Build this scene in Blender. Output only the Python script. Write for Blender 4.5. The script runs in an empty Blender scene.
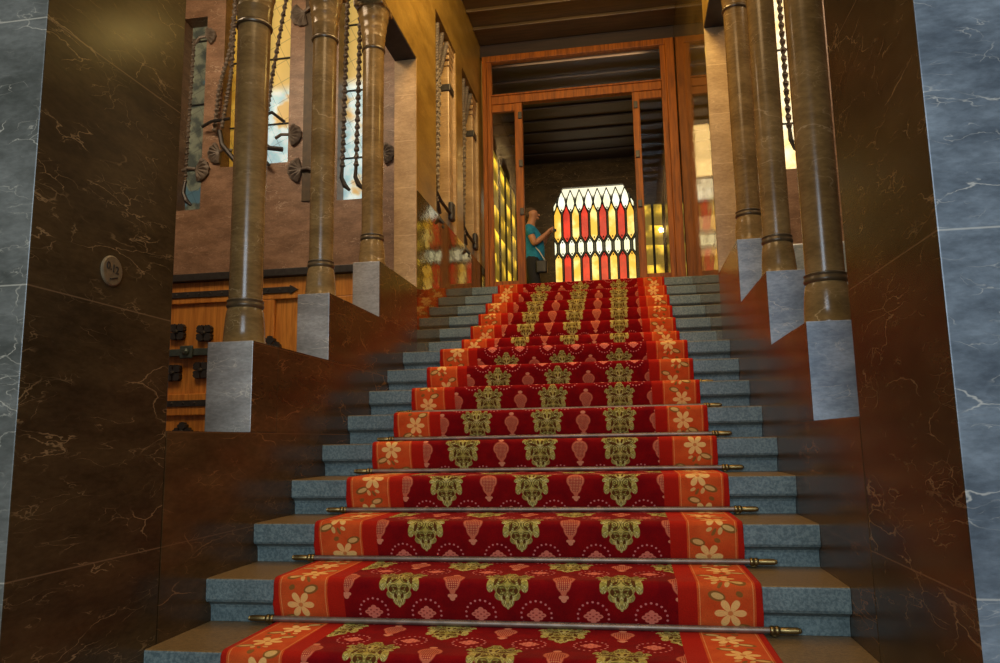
import bpy, bmesh, math, random
from mathutils import Vector, Matrix
random.seed(4)
col = bpy.context.scene.collection
PI = math.pi
# ------------------------------------------------------------------ dimensions
HW = 1.119          # half width of the stair
T, RS, LAND = 0.348, 0.15989, 0.694
TOP = 13
def ny(i): return i*T + (LAND - T if i >= 8 else 0.0)
def nz(i): return i*RS
ZT = nz(TOP)        # upper landing level
FLOOR_Z = nz(-6)
YF = 5.5            # door frame plane
YB = 9.35           # far wall with the stained glass
CZ = 5.12           # ceiling
YG = 3.1            # back wall of the side galleries

# ------------------------------------------------------------------ node helpers
class NT:
    def __init__(s, name):
        s.m = bpy.data.materials.new(name); s.m.use_nodes = True
        s.t = s.m.node_tree; s.t.nodes.clear()
        s.out = s.t.nodes.new('ShaderNodeOutputMaterial')
    def n(s, kind, **kw):
        nd = s.t.nodes.new(kind)
        for k, v in kw.items():
            if k.startswith('i_'):
                key = k[2:].replace('_', ' ')
                nd.inputs[key].default_value = v
            else: setattr(nd, k, v)
        return nd
    def l(s, a, b): s.t.links.new(a, b)
    def math(s, op, a, b=None, c=None, clamp=False):
        nd = s.t.nodes.new('ShaderNodeMath'); nd.operation = op; nd.use_clamp = clamp
        for k, v in enumerate((a, b, c)):
            if v is None: continue
            if isinstance(v, (int, float)): nd.inputs[k].default_value = v
            else: s.l(v, nd.inputs[k])
        return nd.outputs[0]
    def mix(s, f, a, b, blend='MIX'):
        nd = s.t.nodes.new('ShaderNodeMix'); nd.data_type = 'RGBA'; nd.blend_type = blend
        for k, v in ((0, f), (6, a), (7, b)):
            if isinstance(v, (int, float)): nd.inputs[k].default_value = v
            elif isinstance(v, tuple): nd.inputs[k].default_value = (*v[:3], 1)
            else: s.l(v, nd.inputs[k])
        return nd.outputs[2]
    def noise(s, vec, scale, detail=4, rough=.55, dist=0):
        nd = s.n('ShaderNodeTexNoise'); nd.inputs['Scale'].default_value = scale
        nd.inputs['Detail'].default_value = detail; nd.inputs['Roughness'].default_value = rough
        nd.inputs['Distortion'].default_value = dist
        if vec is not None: s.l(vec, nd.inputs['Vector'])
        return nd.outputs['Fac']
    def step(s, v, a, b):     # smooth 0..1 between a and b
        nd = s.t.nodes.new('ShaderNodeMapRange'); nd.interpolation_type = 'SMOOTHSTEP'
        s.l(v, nd.inputs[0]); nd.inputs[1].default_value = a; nd.inputs[2].default_value = b
        return nd.outputs[0]
    def bsdf(s, color, rough=.5, metal=0, spec=.5, bump=None, bstr=.2, bdist=.01, emit=None, estr=0, coat=0):
        b = s.n('ShaderNodeBsdfPrincipled')
        for key, v in (('Base Color', color), ('Roughness', rough), ('Metallic', metal), ('Specular IOR Level', spec), ('Coat Weight', coat)):
            if isinstance(v, (int, float)): b.inputs[key].default_value = v
            elif isinstance(v, tuple): b.inputs[key].default_value = (*v[:3], 1)
            else: s.l(v, b.inputs[key])
        b.inputs['Coat Roughness'].default_value = .08
        if bump is not None:
            bp = s.n('ShaderNodeBump'); bp.inputs['Strength'].default_value = bstr; bp.inputs['Distance'].default_value = bdist
            s.l(bump, bp.inputs['Height']); s.l(bp.outputs[0], b.inputs['Normal'])
        if emit is not None:
            if isinstance(emit, tuple): b.inputs['Emission Color'].default_value = (*emit[:3], 1)
            else: s.l(emit, b.inputs['Emission Color'])
            b.inputs['Emission Strength'].default_value = estr
        s.l(b.outputs[0], s.out.inputs[0]); return s.m
    def pos(s): return s.n('ShaderNodeNewGeometry').outputs['Position']

def srgb(r, g, b):
    f = lambda c: (c/255/12.92) if c/255 <= .04045 else ((c/255+.055)/1.055)**2.4
    return (f(r), f(g), f(b))

def marble(name, lo, hi, vein, rough=.12, vein_amt=.8, scale=1.0, joints=None, spec=.5, bstr=.03, jcol=None):
    s = NT(name); P = s.pos()
    mp = s.n('ShaderNodeMapping'); s.l(P, mp.inputs[0]); mp.inputs['Rotation'].default_value = (.42, .30, .2)
    mp.inputs['Scale'].default_value = (scale*.75, scale*.62, scale*1.75)
    v = mp.outputs[0]
    # warped coordinates
    nz1 = s.n('ShaderNodeTexNoise'); nz1.inputs['Scale'].default_value = 2.2; nz1.inputs['Detail'].default_value = 6; s.l(v, nz1.inputs['Vector'])
    vm = s.n('ShaderNodeVectorMath', operation='SCALE'); s.l(nz1.outputs['Color'], vm.inputs[0]); vm.inputs['Scale'].default_value = .75
    va = s.n('ShaderNodeVectorMath', operation='ADD'); s.l(v, va.inputs[0]); s.l(vm.outputs[0], va.inputs[1])
    masks = []
    for sc, w, lo_m, hi_m in ((1.9, .008, .50, .64), (4.6, .010, .52, .64), (9.5, .014, .50, .62)):
        vo = s.n('ShaderNodeTexVoronoi'); vo.feature = 'DISTANCE_TO_EDGE'; vo.inputs['Scale'].default_value = sc
        s.l(va.outputs[0], vo.inputs['Vector'])
        line = s.math('SUBTRACT', 1, s.step(vo.outputs['Distance'], .0, w*1.6))
        nn = s.step(s.noise(v, 1.7*sc**.6, 3), lo_m, hi_m)
        masks.append(s.math('MULTIPLY', line, nn))
    m = s.math('MAXIMUM', s.math('MAXIMUM', masks[0], masks[1]), s.math('MULTIPLY', masks[2], .6))
    cl = s.step(s.noise(v, 3.2, 8, .65), .3, .72)
    c = s.mix(cl, lo, hi)
    fine = s.noise(v, 38, 4, .6)
    c = s.mix(.35, c, s.mix(s.step(fine, .35, .65), (.45, .45, .45), (1, 1, 1)), 'MULTIPLY')
    c = s.mix(s.math('MULTIPLY', m, vein_amt), c, vein)
    if joints is not None:
        sp = s.n('ShaderNodeSeparateXYZ'); s.l(P, sp.inputs[0])
        z0, dz = joints
        fz = s.math('ABSOLUTE', s.math('SUBTRACT', s.math('FRACT', s.math('DIVIDE', s.math('SUBTRACT', sp.outputs[2], z0), dz)), .5))
        ln = s.step(fz, .5-.0028/dz, .5-.0012/dz)
        c = s.mix(s.math('MULTIPLY', ln, .55), c, jcol or vein)
    return s.bsdf(c, rough=s.math('ADD', s.math('MULTIPLY', fine, .08), rough-.04), spec=spec, bump=s.noise(v, 5, 3), bstr=bstr, bdist=.02)

M = {}
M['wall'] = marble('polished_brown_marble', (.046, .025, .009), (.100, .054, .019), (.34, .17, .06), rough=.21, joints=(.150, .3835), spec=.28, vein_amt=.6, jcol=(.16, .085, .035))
M['wall_gloss'] = marble('mirror_polished_brown_marble', (.060, .038, .010), (.13, .085, .022), (.40, .26, .08), rough=.055, spec=1.0, vein_amt=.5, bstr=.06)
M['pillar'] = marble('dark_pillar_marble', (.034, .022, .010), (.078, .050, .020), (.42, .28, .13), rough=.24, joints=(.150, .767), spec=.22, scale=1.25, vein_amt=.55, jcol=(.22, .14, .07))
for nd_ in M['wall_gloss'].node_tree.nodes:
    if nd_.type == 'BSDF_PRINCIPLED': nd_.inputs['Specular Tint'].default_value = (1.0, .80, .22, 1)  # reflections tinted amber in the shader; the marble itself reflects without tint
M['grey'] = marble('grey_pedestal_marble', (.30, .30, .29), (.52, .52, .50), (.85, .76, .60), rough=.25, vein_amt=.6, scale=1.6)  # pedestal marble lightened as if under front daylight
M['grey_left'] = marble('warm_daylit_pedestal_marble', (.29, .27, .23), (.48, .45, .39), (.85, .74, .55), rough=.25, vein_amt=.6, scale=1.6)  # pedestal marble with warm-toned daylight mixed into the colour
M['grey_right'] = marble('cool_daylit_pedestal_marble', (.26, .32, .38), (.50, .57, .63), (.85, .80, .68), rough=.2, vein_amt=.6, scale=1.6)  # pedestal marble with bluish daylight mixed into the colour
M['front_left'] = marble('warm_daylit_pillar_marble', (.085, .082, .064), (.21, .20, .165), (.62, .54, .40), rough=.3, joints=(.150, .767), scale=1.3, vein_amt=.7)  # lit copy of the pillar marble, warm-toned daylight put into its colour
M['front_right'] = marble('cool_daylit_pillar_marble', (.085, .10, .115), (.25, .28, .30), (.62, .56, .46), rough=.25, joints=(.150, .767), scale=1.3, vein_amt=.7)  # lit copy of the pillar marble, blue daylight put into its colour
M['column'] = marble('brown_column_marble', (.17, .105, .035), (.31, .20, .075), (.62, .46, .24), rough=.22, vein_amt=.45, scale=1.1, spec=.5)
M['pink'] = marble('pinkish_brown_marble', (.21, .115, .062), (.42, .25, .150), (.66, .50, .36), rough=.4, vein_amt=.75, scale=1.9)
M['tan'] = marble('tan_jamb_stone', (.32, .20, .09), (.50, .34, .17), (.7, .5, .28), rough=.35, vein_amt=.5, scale=1.3, joints=(.15, .385))
M['gold_wall'] = marble('gold_brown_wall_marble', (.20, .115, .022), (.36, .225, .050), (.5, .34, .12), rough=.32, spec=.3, vein_amt=.4, scale=1.1)

def simple(name, c, rough=.5, metal=0, nscale=20, var=.35, bstr=.1, spec=.5):
    s = NT(name); P = s.pos(); n = s.noise(P, nscale, 5)
    c2 = tuple(x*(1-var) for x in c)
    return s.bsdf(s.mix(s.step(n, .3, .7), c2, c), rough, metal, spec, bump=n, bstr=bstr, bdist=.004)
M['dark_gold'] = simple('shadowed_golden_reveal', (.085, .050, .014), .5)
M['iron'] = simple('wrought_iron', (.055, .050, .046), .45, .4)
M['iron_light'] = simple('grey_wrought_iron', (.24, .20, .16), .5, .1)
M['brass'] = simple('aged_brass', (.30, .20, .07), .35, .9)
M['rod'] = simple('dull_grey_metal_rod', (.30, .22, .16), .5, .75)
M['ring'] = simple('dark_bronze_ring', (.13, .090, .042), .35, .2)
M['lead'] = simple('lead_came', (.012, .01, .008), .6, .2)
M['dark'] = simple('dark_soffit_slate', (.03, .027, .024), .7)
M['steel'] = simple('greenish_steel', (.10, .13, .11), .4, .5)
M['skin'] = simple('skin', (.48, .22, .12), .55, 0, 60, .1)
M['shirt'] = simple('teal_blue_shirt', (.010, .24, .44), .85, 0, 30, .3, .4)
M['trousers'] = simple('dark_navy_trousers', (.012, .013, .018), .85, 0, 30, .3)
M['hair'] = simple('short_grey_brown_hair', (.10, .055, .03), .8, 0, 200, .5)
M['black'] = simple('black_plastic', (.01, .01, .012), .4)
M['white'] = simple('white_cloth', (.6, .6, .6), .8)
M['plaque'] = simple('worn_stone_plaque', (.17, .12, .06), .5, 0, 80)
M['engrave'] = simple('dark_engraving', (.012, .008, .004), .7)

def wood(name, a, b, rough=.4, ax=2, spec=.5):
    s = NT(name); P = s.pos(); mp = s.n('ShaderNodeMapping'); s.l(P, mp.inputs[0])
    sc = [22, 22, 22]; sc[ax] = 1.6; mp.inputs['Scale'].default_value = sc
    n = s.noise(mp.outputs[0], 1.6, 6, .6, .6)
    n2 = s.noise(P, 3, 3)
    c = s.mix(s.step(n, .3, .7), a, b); c = s.mix(s.math('MULTIPLY', n2, .5), c, a)
    return s.bsdf(c, rough, 0, spec, bump=n, bstr=.15, bdist=.003)
M['frame'] = wood('orange_brown_varnished_wood', (.15, .038, .002), (.42, .118, .004), .5, 2, .3)
M['door'] = wood('honey_oak_door_wood', (.50, .17, .022), (.82, .36, .06), .4)
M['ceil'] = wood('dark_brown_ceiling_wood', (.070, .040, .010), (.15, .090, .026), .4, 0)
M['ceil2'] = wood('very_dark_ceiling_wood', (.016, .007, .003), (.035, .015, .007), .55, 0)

# step stone: grey granite, cool front light and warm top light painted by face normal
def granite(name, a, b, top):
    s = NT(name); P = s.pos(); n = s.noise(P, 90, 5, .7); n2 = s.noise(P, 9, 4)
    c = s.mix(s.step(n, .38, .62), a, b); c = s.mix(.45, c, s.mix(s.step(n2, .3, .7), (.5, .5, .5), (1, 1, 1)), 'MULTIPLY')
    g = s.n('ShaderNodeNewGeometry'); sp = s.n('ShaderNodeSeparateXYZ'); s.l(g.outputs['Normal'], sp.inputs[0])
    c = s.mix(s.step(sp.outputs[2], .3, .8), c, s.mix(s.step(n, .35, .65), tuple(x*.6 for x in top), top))  # upward faces browned to stand for warm light from above
    return s.bsdf(c, .42, 0, .4, bump=n, bstr=.35, bdist=.004)
M['step'] = granite('light_tinted_granite_step', (.085, .118, .115), (.175, .218, .198), (.20, .125, .048))  # blue of the risers stands for cool daylight on grey stone

def leaded(name, kind):
    s = NT(name); P = s.pos(); sp = s.n('ShaderNodeSeparateXYZ'); s.l(P, sp.inputs[0])
    n = s.noise(P, 9, 3); n2 = s.noise(P, 2.5, 3)
    if kind == 'white':
        base = s.mix(s.step(n, .35, .65), (.34, .50, .52), (.66, .80, .76))
        base = s.mix(s.step(n2, .56, .64), base, (.55, .36, .12))
        base = s.mix(s.step(sp.outputs[2], 3.55, 3.70), base, (.50, .34, .09))
        st = .85
    elif kind == 'dim':
        base = s.mix(s.step(n, .4, .6), (.05, .055, .04), (.15, .15, .09)); base = s.mix(s.step(n2, .55, .6), base, (.06, .11, .12)); st = .5
    elif kind == 'gold':
        base = s.mix(s.step(n, .3, .7), (.42, .22, .02), (.62, .40, .06)); st = .38
    else:
        base = s.mix(s.step(n, .3, .7), (1.0, .72, .28), (1.0, .92, .65)); st = 1.3
    mp = s.n('ShaderNodeMapping'); s.l(P, mp.inputs[0]); mp.inputs['Rotation'].default_value = (0, .45, 0)
    s2 = s.n('ShaderNodeSeparateXYZ'); s.l(mp.outputs[0], s2.inputs[0])
    ls = []
    for o, d in ((s2.outputs[0], .13), (s2.outputs[2], .17)):
        ls.append(s.math('LESS_THAN', s.math('FRACT', s.math('DIVIDE', o, d)), .05))
    ln = s.math('MAXIMUM', *ls)
    ln = s.math('MULTIPLY', ln, .2 if kind == 'bright' else .35)
    c = s.mix(ln, base, (.02, .02, .015))
    return s.bsdf(c, .3, 0, .4, emit=c, estr=st)
M['g_white'] = leaded('pale_leaded_glass', 'white'); M['g_dim'] = leaded('dim_greenish_leaded_glass', 'dim')
M['g_gold'] = leaded('golden_leaded_glass', 'gold'); M['g_bright'] = leaded('bright_cream_glass', 'bright')
def glow(name, c, c2, st):
    s = NT(name); n = s.noise(s.pos(), 3.2, 3); cc = s.mix(s.step(n, .42, .68), c, c2)
    return s.bsdf(tuple(x*.3 for x in c), .3, 0, .4, emit=cc, estr=st)
s = NT('reflected_amber_glow'); sp0 = s.n('ShaderNodeSeparateXYZ'); s.l(s.pos(), sp0.inputs[0]); nn = s.noise(s.pos(), 2.6, 3)
zz = s.math('FRACT', s.math('DIVIDE', s.math('ADD', sp0.outputs[2], s.math('MULTIPLY', nn, .12)), .33))
bnd = s.math('MULTIPLY', s.step(zz, .35, .95), s.step(nn, .40, .62))
M['s_amb'] = s.bsdf((.1, .07, .02), .3, emit=s.mix(bnd, (.09, .060, .006), (1.0, .64, .05)), estr=2.1)  # banded emission standing in for reflected amber light
M['s_red'] = glow('red_stained_glass', (.46, .008, .004), (.80, .020, .006), 1.15)
M['s_yel'] = glow('yellow_stained_glass', (.80, .42, .035), (1.0, .82, .28), 1.35)
M['s_whi'] = glow('white_stained_glass', (.80, .78, .48), (1.0, .97, .80), 1.4)
s = NT('clear_glass')
g1 = s.n('ShaderNodeBsdfTransparent'); g1.inputs[0].default_value = (.93, .90, .84, 1)
g2 = s.n('ShaderNodeBsdfGlossy'); g2.inputs['Roughness'].default_value = .03; g2.inputs[0].default_value = (.9, .9, .9, 1)
fr = s.n('ShaderNodeFresnel'); fr.inputs[0].default_value = 1.5; mx = s.n('ShaderNodeMixShader')
s.l(fr.outputs[0], mx.inputs[0]); s.l(g1.outputs[0], mx.inputs[1]); s.l(g2.outputs[0], mx.inputs[2]); s.l(mx.outputs[0], s.out.inputs[0])
M['glass'] = s.m

# ------------------------------------------------------------------ object helpers
def tag(o, label=None, cat=None, group=None, kind=None):
    if label: o['label'] = label
    if cat: o['category'] = cat
    if group: o['group'] = group
    if kind: o['kind'] = kind
    return o
def empty(name, loc, label=None, cat=None, group=None, kind=None):
    o = bpy.data.objects.new(name, None); col.objects.link(o); o.location = loc; o.empty_display_size = .1
    return tag(o, label, cat, group, kind)
def build(name, bm, mats, parent=None, smooth=False, origin=None):
    """bm holds world coordinates; mats one material or a list"""
    if not isinstance(mats, (list, tuple)): mats = [mats]
    root = Vector((0, 0, 0)); q = parent
    while q is not None: root += Vector(q.location); q = q.parent
    org = Vector(origin) if origin is not None else root
    bm.transform(Matrix.Translation(-org))
    bmesh.ops.recalc_face_normals(bm, faces=bm.faces)
    me = bpy.data.meshes.new(name); bm.to_mesh(me); bm.free()
    for m in mats: me.materials.append(m)
    if smooth:
        for p in me.polygons: p.use_smooth = True
        me.set_sharp_from_angle(angle=math.radians(38))
    o = bpy.data.objects.new(name, me); col.objects.link(o)
    o.location = org - root
    if parent: o.parent = parent
    return o
def box(bm, x0, x1, y0, y1, z0, z1, bev=0, mi=0):
    vs = [bm.verts.new((x, y, z)) for x in (x0, x1) for y in (y0, y1) for z in (z0, z1)]
    fs = [bm.faces.new([vs[k] for k in q]) for q in ((0, 1, 3, 2), (4, 6, 7, 5), (0, 4, 5, 1), (2, 3, 7, 6), (0, 2, 6, 4), (1, 5, 7, 3))]
    for f in fs: f.material_index = mi
    if bev:
        es = list({e for f in fs for e in f.edges})
        r = bmesh.ops.bevel(bm, geom=es, offset=bev, segments=2, affect='EDGES', profile=.5)
        for f in r['faces']: f.material_index = mi
    return bm
def prism(bm, pts, axis, a, b, mi=0):
    """polygon pts (2D) extruded along axis between a and b. axis x: pts=(y,z); y: pts=(x,z); z: pts=(x,y)"""
    def p3(p, t): return {'x': (t, p[0], p[1]), 'y': (p[0], t, p[1]), 'z': (p[0], p[1], t)}[axis]
    A = [bm.verts.new(p3(p, a)) for p in pts]; B = [bm.verts.new(p3(p, b)) for p in pts]
    n = len(pts); fs = [bm.faces.new(A), bm.faces.new(B[::-1])]
    for k in range(n): fs.append(bm.faces.new([A[k], B[k], B[(k+1) % n], A[(k+1) % n]]))
    for f in fs: f.material_index = mi
def lathe(bm, prof, c, seg=40, axis='z', cap=True):
    rings = []
    for r, h in prof:
        ring = []
        for k in range(seg):
            a = 2*PI*k/seg; p = (r*math.cos(a), r*math.sin(a), h)
            if axis == 'x': p = (h, p[0], p[1])
            elif axis == 'y': p = (p[0], h, p[1])
            ring.append(bm.verts.new((c[0]+p[0], c[1]+p[1], c[2]+p[2])))
        rings.append(ring)
    for a, b in zip(rings, rings[1:]):
        for k in range(seg): bm.faces.new([a[k], a[(k+1) % seg], b[(k+1) % seg], b[k]])
    if cap: bm.faces.new(rings[0][::-1]); bm.faces.new(rings[-1])
def tube(bm, pts, r, seg=10, twist=0.0, sq=False, rfun=None):
    pts = [Vector(p) for p in pts]; rings = []; ang = 0
    up = Vector((0, 1, 0)) if abs((pts[-1]-pts[0]).normalized().y) < .9 else Vector((1, 0, 0))
    for i, p in enumerate(pts):
        d = (pts[min(i+1, len(pts)-1)] - pts[max(i-1, 0)]).normalized()
        a = d.cross(up).normalized(); b = d.cross(a).normalized(); rr = r if rfun is None else rfun(i)
        ring = []
        n = 4 if sq else seg
        for k in range(n):
            t = 2*PI*k/n + ang; ring.append(bm.verts.new(p + (a*math.cos(t)+b*math.sin(t))*rr))
        rings.append(ring); ang += twist
    for A, B in zip(rings, rings[1:]):
        n = len(A)
        for k in range(n): bm.faces.new([A[k], A[(k+1) % n], B[(k+1) % n], B[k]])
    bm.faces.new(rings[0][::-1]); bm.faces.new(rings[-1])
def BM(): return bmesh.new()
def B1(*a, **k): b = BM(); box(b, *a, **k); return b

# ------------------------------------------------------------------ structure: stair, walls
stair = empty('staircase', (0, ny(-5), FLOOR_Z), 'wide straight flight of grey stone steps rising between brown marble walls', 'staircase')
for i in range(-5, TOP+1):
    y, z, zb = ny(i), nz(i), nz(i)-RS
    yb = (ny(i+1)+.045) if i < TOP else 5.40
    b = BM(); r = .007
    prof = [(yb, z), (y+r, z), (y+r*.3, z-r*.3), (y, z-r), (y+.001, z-.074), (y+.006, z-.083), (y+.022, z-.090), (y+.034, z-.098), (y+.038, z-.108), (y+.041, zb+.001), (yb, zb+.001)]
    prism(b, prof, 'x', -HW+.001, HW-.001)
    build('step', b, M['step'], stair)

def struct(name, bm, m, parent=None, **k):
    o = build(name, bm, m, parent, **k)
    if parent is None: o['kind'] = 'structure'
    return o
PYS = {'left': (.295, 1.105, 1.92), 'right': (.315, 1.03, 1.86)}; PZS = {'left': (.925, 1.290, 1.66), 'right': (.910, 1.265, 1.645)}
for side, sx in (('left', -1), ('right', 1)):
    def X(a, b): return (min(sx*a, sx*b), max(sx*a, sx*b))
    # stepped stringer wall
    b = BM(); x = X(HW, 1.30)
    PY = PYS[side]; PZ = PZS[side]; pf = -.28 if side == 'left' else -.245; D = .236
    prism(b, [(pf, FLOOR_Z), (2.80, FLOOR_Z), (2.80, PZ[2]), (PY[2]+D, PZ[2]), (PY[2]+D, PZ[1]), (PY[1]+D, PZ[1]), (PY[1]+D, PZ[0]), (PY[0]+D, PZ[0]), (PY[0]+D, .537), (pf, .537)], 'x', *x)
    struct('wall_'+side, b, M['wall'])
    # upper enclosed wall with two openings beside the landing
    b = BM()
    pieces = ((2.80, 5.62, FLOOR_Z, 2.44), (2.80, 3.40, 2.44, CZ), (4.20, 4.48, 2.44, 4.34), (5.32, 5.62, 2.44, 4.34), (3.40, 5.62, 4.34, CZ))
    if side == 'right': pieces = ((2.80, 5.62, FLOOR_Z, CZ),)
    for y0, y1, z0, z1 in pieces:
        box(b, *X(HW, 1.30), y0, y1, z0, z1)
    box(b, *X(HW, 1.30), PY[0]-.7, 2.80, 3.54, CZ)
    o = struct('wall_'+side, b, [M['gold_wall'], M['wall_gloss']])
    for p in o.data.polygons:
        if p.center.y > 2.79 and (p.center.z < 2.44 or side == 'right'): p.material_index = 1
    # tan end face of the upper wall, seen beyond the columns
    b = B1(*X(HW+.002, 1.30), 2.785, 2.80, PZ[2], 3.54); struct('trim_1', b, M['tan'])
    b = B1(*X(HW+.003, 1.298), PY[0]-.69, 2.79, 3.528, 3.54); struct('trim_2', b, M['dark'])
    # backs of the openings: stone jambs
    for (y0, y1) in (((3.42, 4.19), (4.50, 5.31)) if side == 'left' else ()):
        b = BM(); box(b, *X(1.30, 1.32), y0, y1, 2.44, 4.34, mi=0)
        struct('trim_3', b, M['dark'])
        b = BM(); box(b, *X(HW+.006, 1.30), y1-.004, y1+.02, 2.46, 4.33); struct('trim_4', b, M['tan'])
        r = empty('stone_colonnette', (sx*1.24, y1-.12, 2.44), ('short' if y0 > 4 else 'tall')+' pale stone colonnette with iron collar in the '+('second' if y0 > 4 else 'first')+' opening of the '+side+' landing wall', 'column')
        b = BM(); box(b, *X(1.15, 1.285), y1-.16, y1-.01, 2.44, 4.12, .012); build('shaft', b, M['tan'], r)
        b = BM(); box(b, *X(1.135, 1.295), y1-.175, y1-.01, 3.86, 3.93, .008); build('collar', b, M['iron'], r)
        b = BM()
        for q in range(4): box(b, *X(1.145-.005*q, 1.29), y1-.17-.03*q, y1-.01, 4.12+.05*q, 4.17+.05*q, .008)
        build('capital', b, M['tan'], r)
    # gallery behind the columns
    if side == 'left':
        gx = 4.6
        ops = [(-3.40, -3.160, 2.522, 4.33, 'g_dim'), (-2.985, -2.80, 2.885, 4.6, 'g_gold'), (-2.62, -2.355, 2.885, 4.6, 'g_white'), (-1.905, -1.62, 2.51, 4.55, 'g_white')]
    else:
        gx = 4.2
        ops = [(1.45, 1.81, 2.49, 4.6, 'g_bright')]
    # wall of vertical strips around the openings
    edges = [-gx, *[e for o_ in ops for e in o_[:2]], -1.30] if side == 'left' else [1.30, *[e for o_ in ops for e in o_[:2]], gx]
    b = BM()
    zb0 = 1.93 if side == 'left' else FLOOR_Z
    for k in range(0, len(edges), 2): box(b, edges[k], edges[k+1], YG, YG+.22, zb0, 4.75)
    for o_ in ops:
        box(b, o_[0], o_[1], YG, YG+.22, zb0, o_[2]); box(b, o_[0], o_[1], YG, YG+.22, o_[3], 4.75)
    if side == 'left':
        box(b, -gx, -3.75, YG, YG+.22, FLOOR_Z, 1.93); box(b, -1.72, -1.30, YG, YG+.22, FLOOR_Z, 1.93)
    struct('wall_back', b, M['pink'])
    if side == 'left':
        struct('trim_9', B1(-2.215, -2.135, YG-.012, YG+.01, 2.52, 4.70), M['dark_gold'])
    else:
        struct('trim_9', B1(1.31, 2.6, YG-.03, YG+.0, FLOOR_Z, 1.90, .01), M['grey_right'])  # added pale slab, its cool colour stands for daylight on the lower wall
    b = BM(); box(b, *X(gx, gx+.2), -1.2, YG+.3, FLOOR_Z, 4.8); struct('wall_'+side, b, M['pink'])
    b = BM(); box(b, *X(1.36, gx), -.92, YG, 4.75, 4.85); struct('ceiling', b, M['ceil'])
    b = BM(); box(b, *X(1.36, gx), -3.5, YG+.3, FLOOR_Z-.1, FLOOR_Z); struct('floor', b, M['step'])
    for k, o_ in enumerate(ops):
        w = empty('window_%d' % (k+1 if side == 'left' else 5), ((o_[0]+o_[1])/2, YG+.15, o_[2]), kind='structure')
        b = B1(o_[0], o_[1], YG+.15, YG+.165, o_[2], o_[3]); lp_ = build('leaded_pane', b, M[o_[4]], w)
        b = BM(); zz = o_[2]+.42
        while zz < o_[3]-.1: box(b, o_[0], o_[1], YG+.135, YG+.15, zz-.006, zz+.006); zz += .62
        build('glazing_bar', b, M['lead'], lp_)
    # front pillar
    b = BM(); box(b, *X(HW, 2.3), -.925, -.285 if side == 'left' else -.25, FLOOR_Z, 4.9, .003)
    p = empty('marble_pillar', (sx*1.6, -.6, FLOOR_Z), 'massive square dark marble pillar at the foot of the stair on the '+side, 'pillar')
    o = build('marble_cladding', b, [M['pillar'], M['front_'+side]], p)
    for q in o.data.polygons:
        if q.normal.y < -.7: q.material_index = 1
    # landing room walls
    xr_ = 1.20 if side == 'left' else 1.14
    b = BM(); box(b, *X(xr_, 1.40), 5.62, YB, ZT-.1, CZ); struct('wall_'+side, b, M['wall'])

# floor, ceiling, far room
struct('floor', B1(-2.4, 2.4, -6, ny(-5)+.05, FLOOR_Z-.1, FLOOR_Z), M['step'])
struct('floor', B1(-1.4, 1.4, 5.40, YB+.2, ZT-.12, ZT), M['step'])
b = B1(-1.36, 1.36, -1.2, YF-.03, CZ, CZ+.12)
struct('ceiling', b, M['ceil'])
b = BM()
y = .4
while y < 5.3:
    for d, h in ((0, .035), (.022, .02)):
        box(b, -HW+.001, HW-.001, y-.014+d, y+.008+d, CZ-h, CZ, .003)
    y += .36
struct('trim_5', b, M['ceil'])
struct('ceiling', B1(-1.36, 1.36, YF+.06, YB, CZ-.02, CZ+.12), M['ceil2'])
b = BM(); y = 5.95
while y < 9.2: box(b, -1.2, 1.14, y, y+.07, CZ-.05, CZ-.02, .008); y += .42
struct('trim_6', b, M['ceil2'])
# far wall round the stained glass opening
sw, sb, st_, ch = .665, 2.45, 4.64, .17
b = BM(); y0, y1 = YB, YB+.2
box(b, -1.4, -sw, y0, y1, ZT, CZ); box(b, sw, 1.4, y0, y1, ZT, CZ); box(b, -sw, sw, y0, y1, ZT, sb); box(b, -sw, sw, y0, y1, st_, CZ)
prism(b, [(-sw, st_), (-sw, st_-.30), (-sw+ch, st_)], 'y', y0, y1); prism(b, [(sw, st_), (sw-ch, st_), (sw, st_-.30)], 'y', y0, y1)
struct('wall_back', b, M['pillar'])

for nm_, bx in (('window_7', (-1.199, -1.185, 6.5, 9.1, 2.30, 4.3)), ('window_8', (.72, 1.135, YB-.02, YB-.004, 2.30, 4.25))):  # added glowing panels, put in for the amber reflections behind the sidelights
    w = empty(nm_, ((bx[0]+bx[1])/2, (bx[2]+bx[3])/2, bx[4]), kind='structure')
    g_ = build('amber_glow_panel', B1(*bx), M['s_amb'], w)
    b = BM()
    if nm_ == 'window_7':
        yy = 6.5
        while yy < 9.2: box(b, -1.19, -1.165, yy-.03, yy+.03, 2.3, 4.3); yy += .52
    else:
        for xx in (.78, .95, 1.12): box(b, xx-.02, xx+.02, YB-.045, YB-.02, 2.3, 4.25)
    build('glow_panel_bar', b, M['lead'], g_)
# ------------------------------------------------------------------ stained glass window
win = empty('window_6', (0, YB+.04, sb), kind='structure')
pane = BM(); lead = BM()
yp = YB+.05
def inside_poly(p, z): return True
def clip_chamfer(pts):
    """clip polygon to the window outline (convex)"""
    out_ = [(-sw, sb), (sw, sb), (sw, st_-.30), (sw-ch, st_), (-sw+ch, st_), (-sw, st_-.30)]
    res = pts
    for a, c in zip(out_, out_[1:]+out_[:1]):
        inp = res; res = []
        side_ = lambda p: (c[0]-a[0])*(p[1]-a[1])-(c[1]-a[1])*(p[0]-a[0])
        for p, q in zip(inp, inp[1:]+inp[:1]):
            sp_, sq_ = side_(p), side_(q)
            if sp_ >= 0: res.append(p)
            if sp_*sq_ < 0:
                t = sp_/(sp_-sq_); res.append((p[0]+(q[0]-p[0])*t, p[1]+(q[1]-p[1])*t))
        if len(res) < 3: return None
    return res
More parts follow.
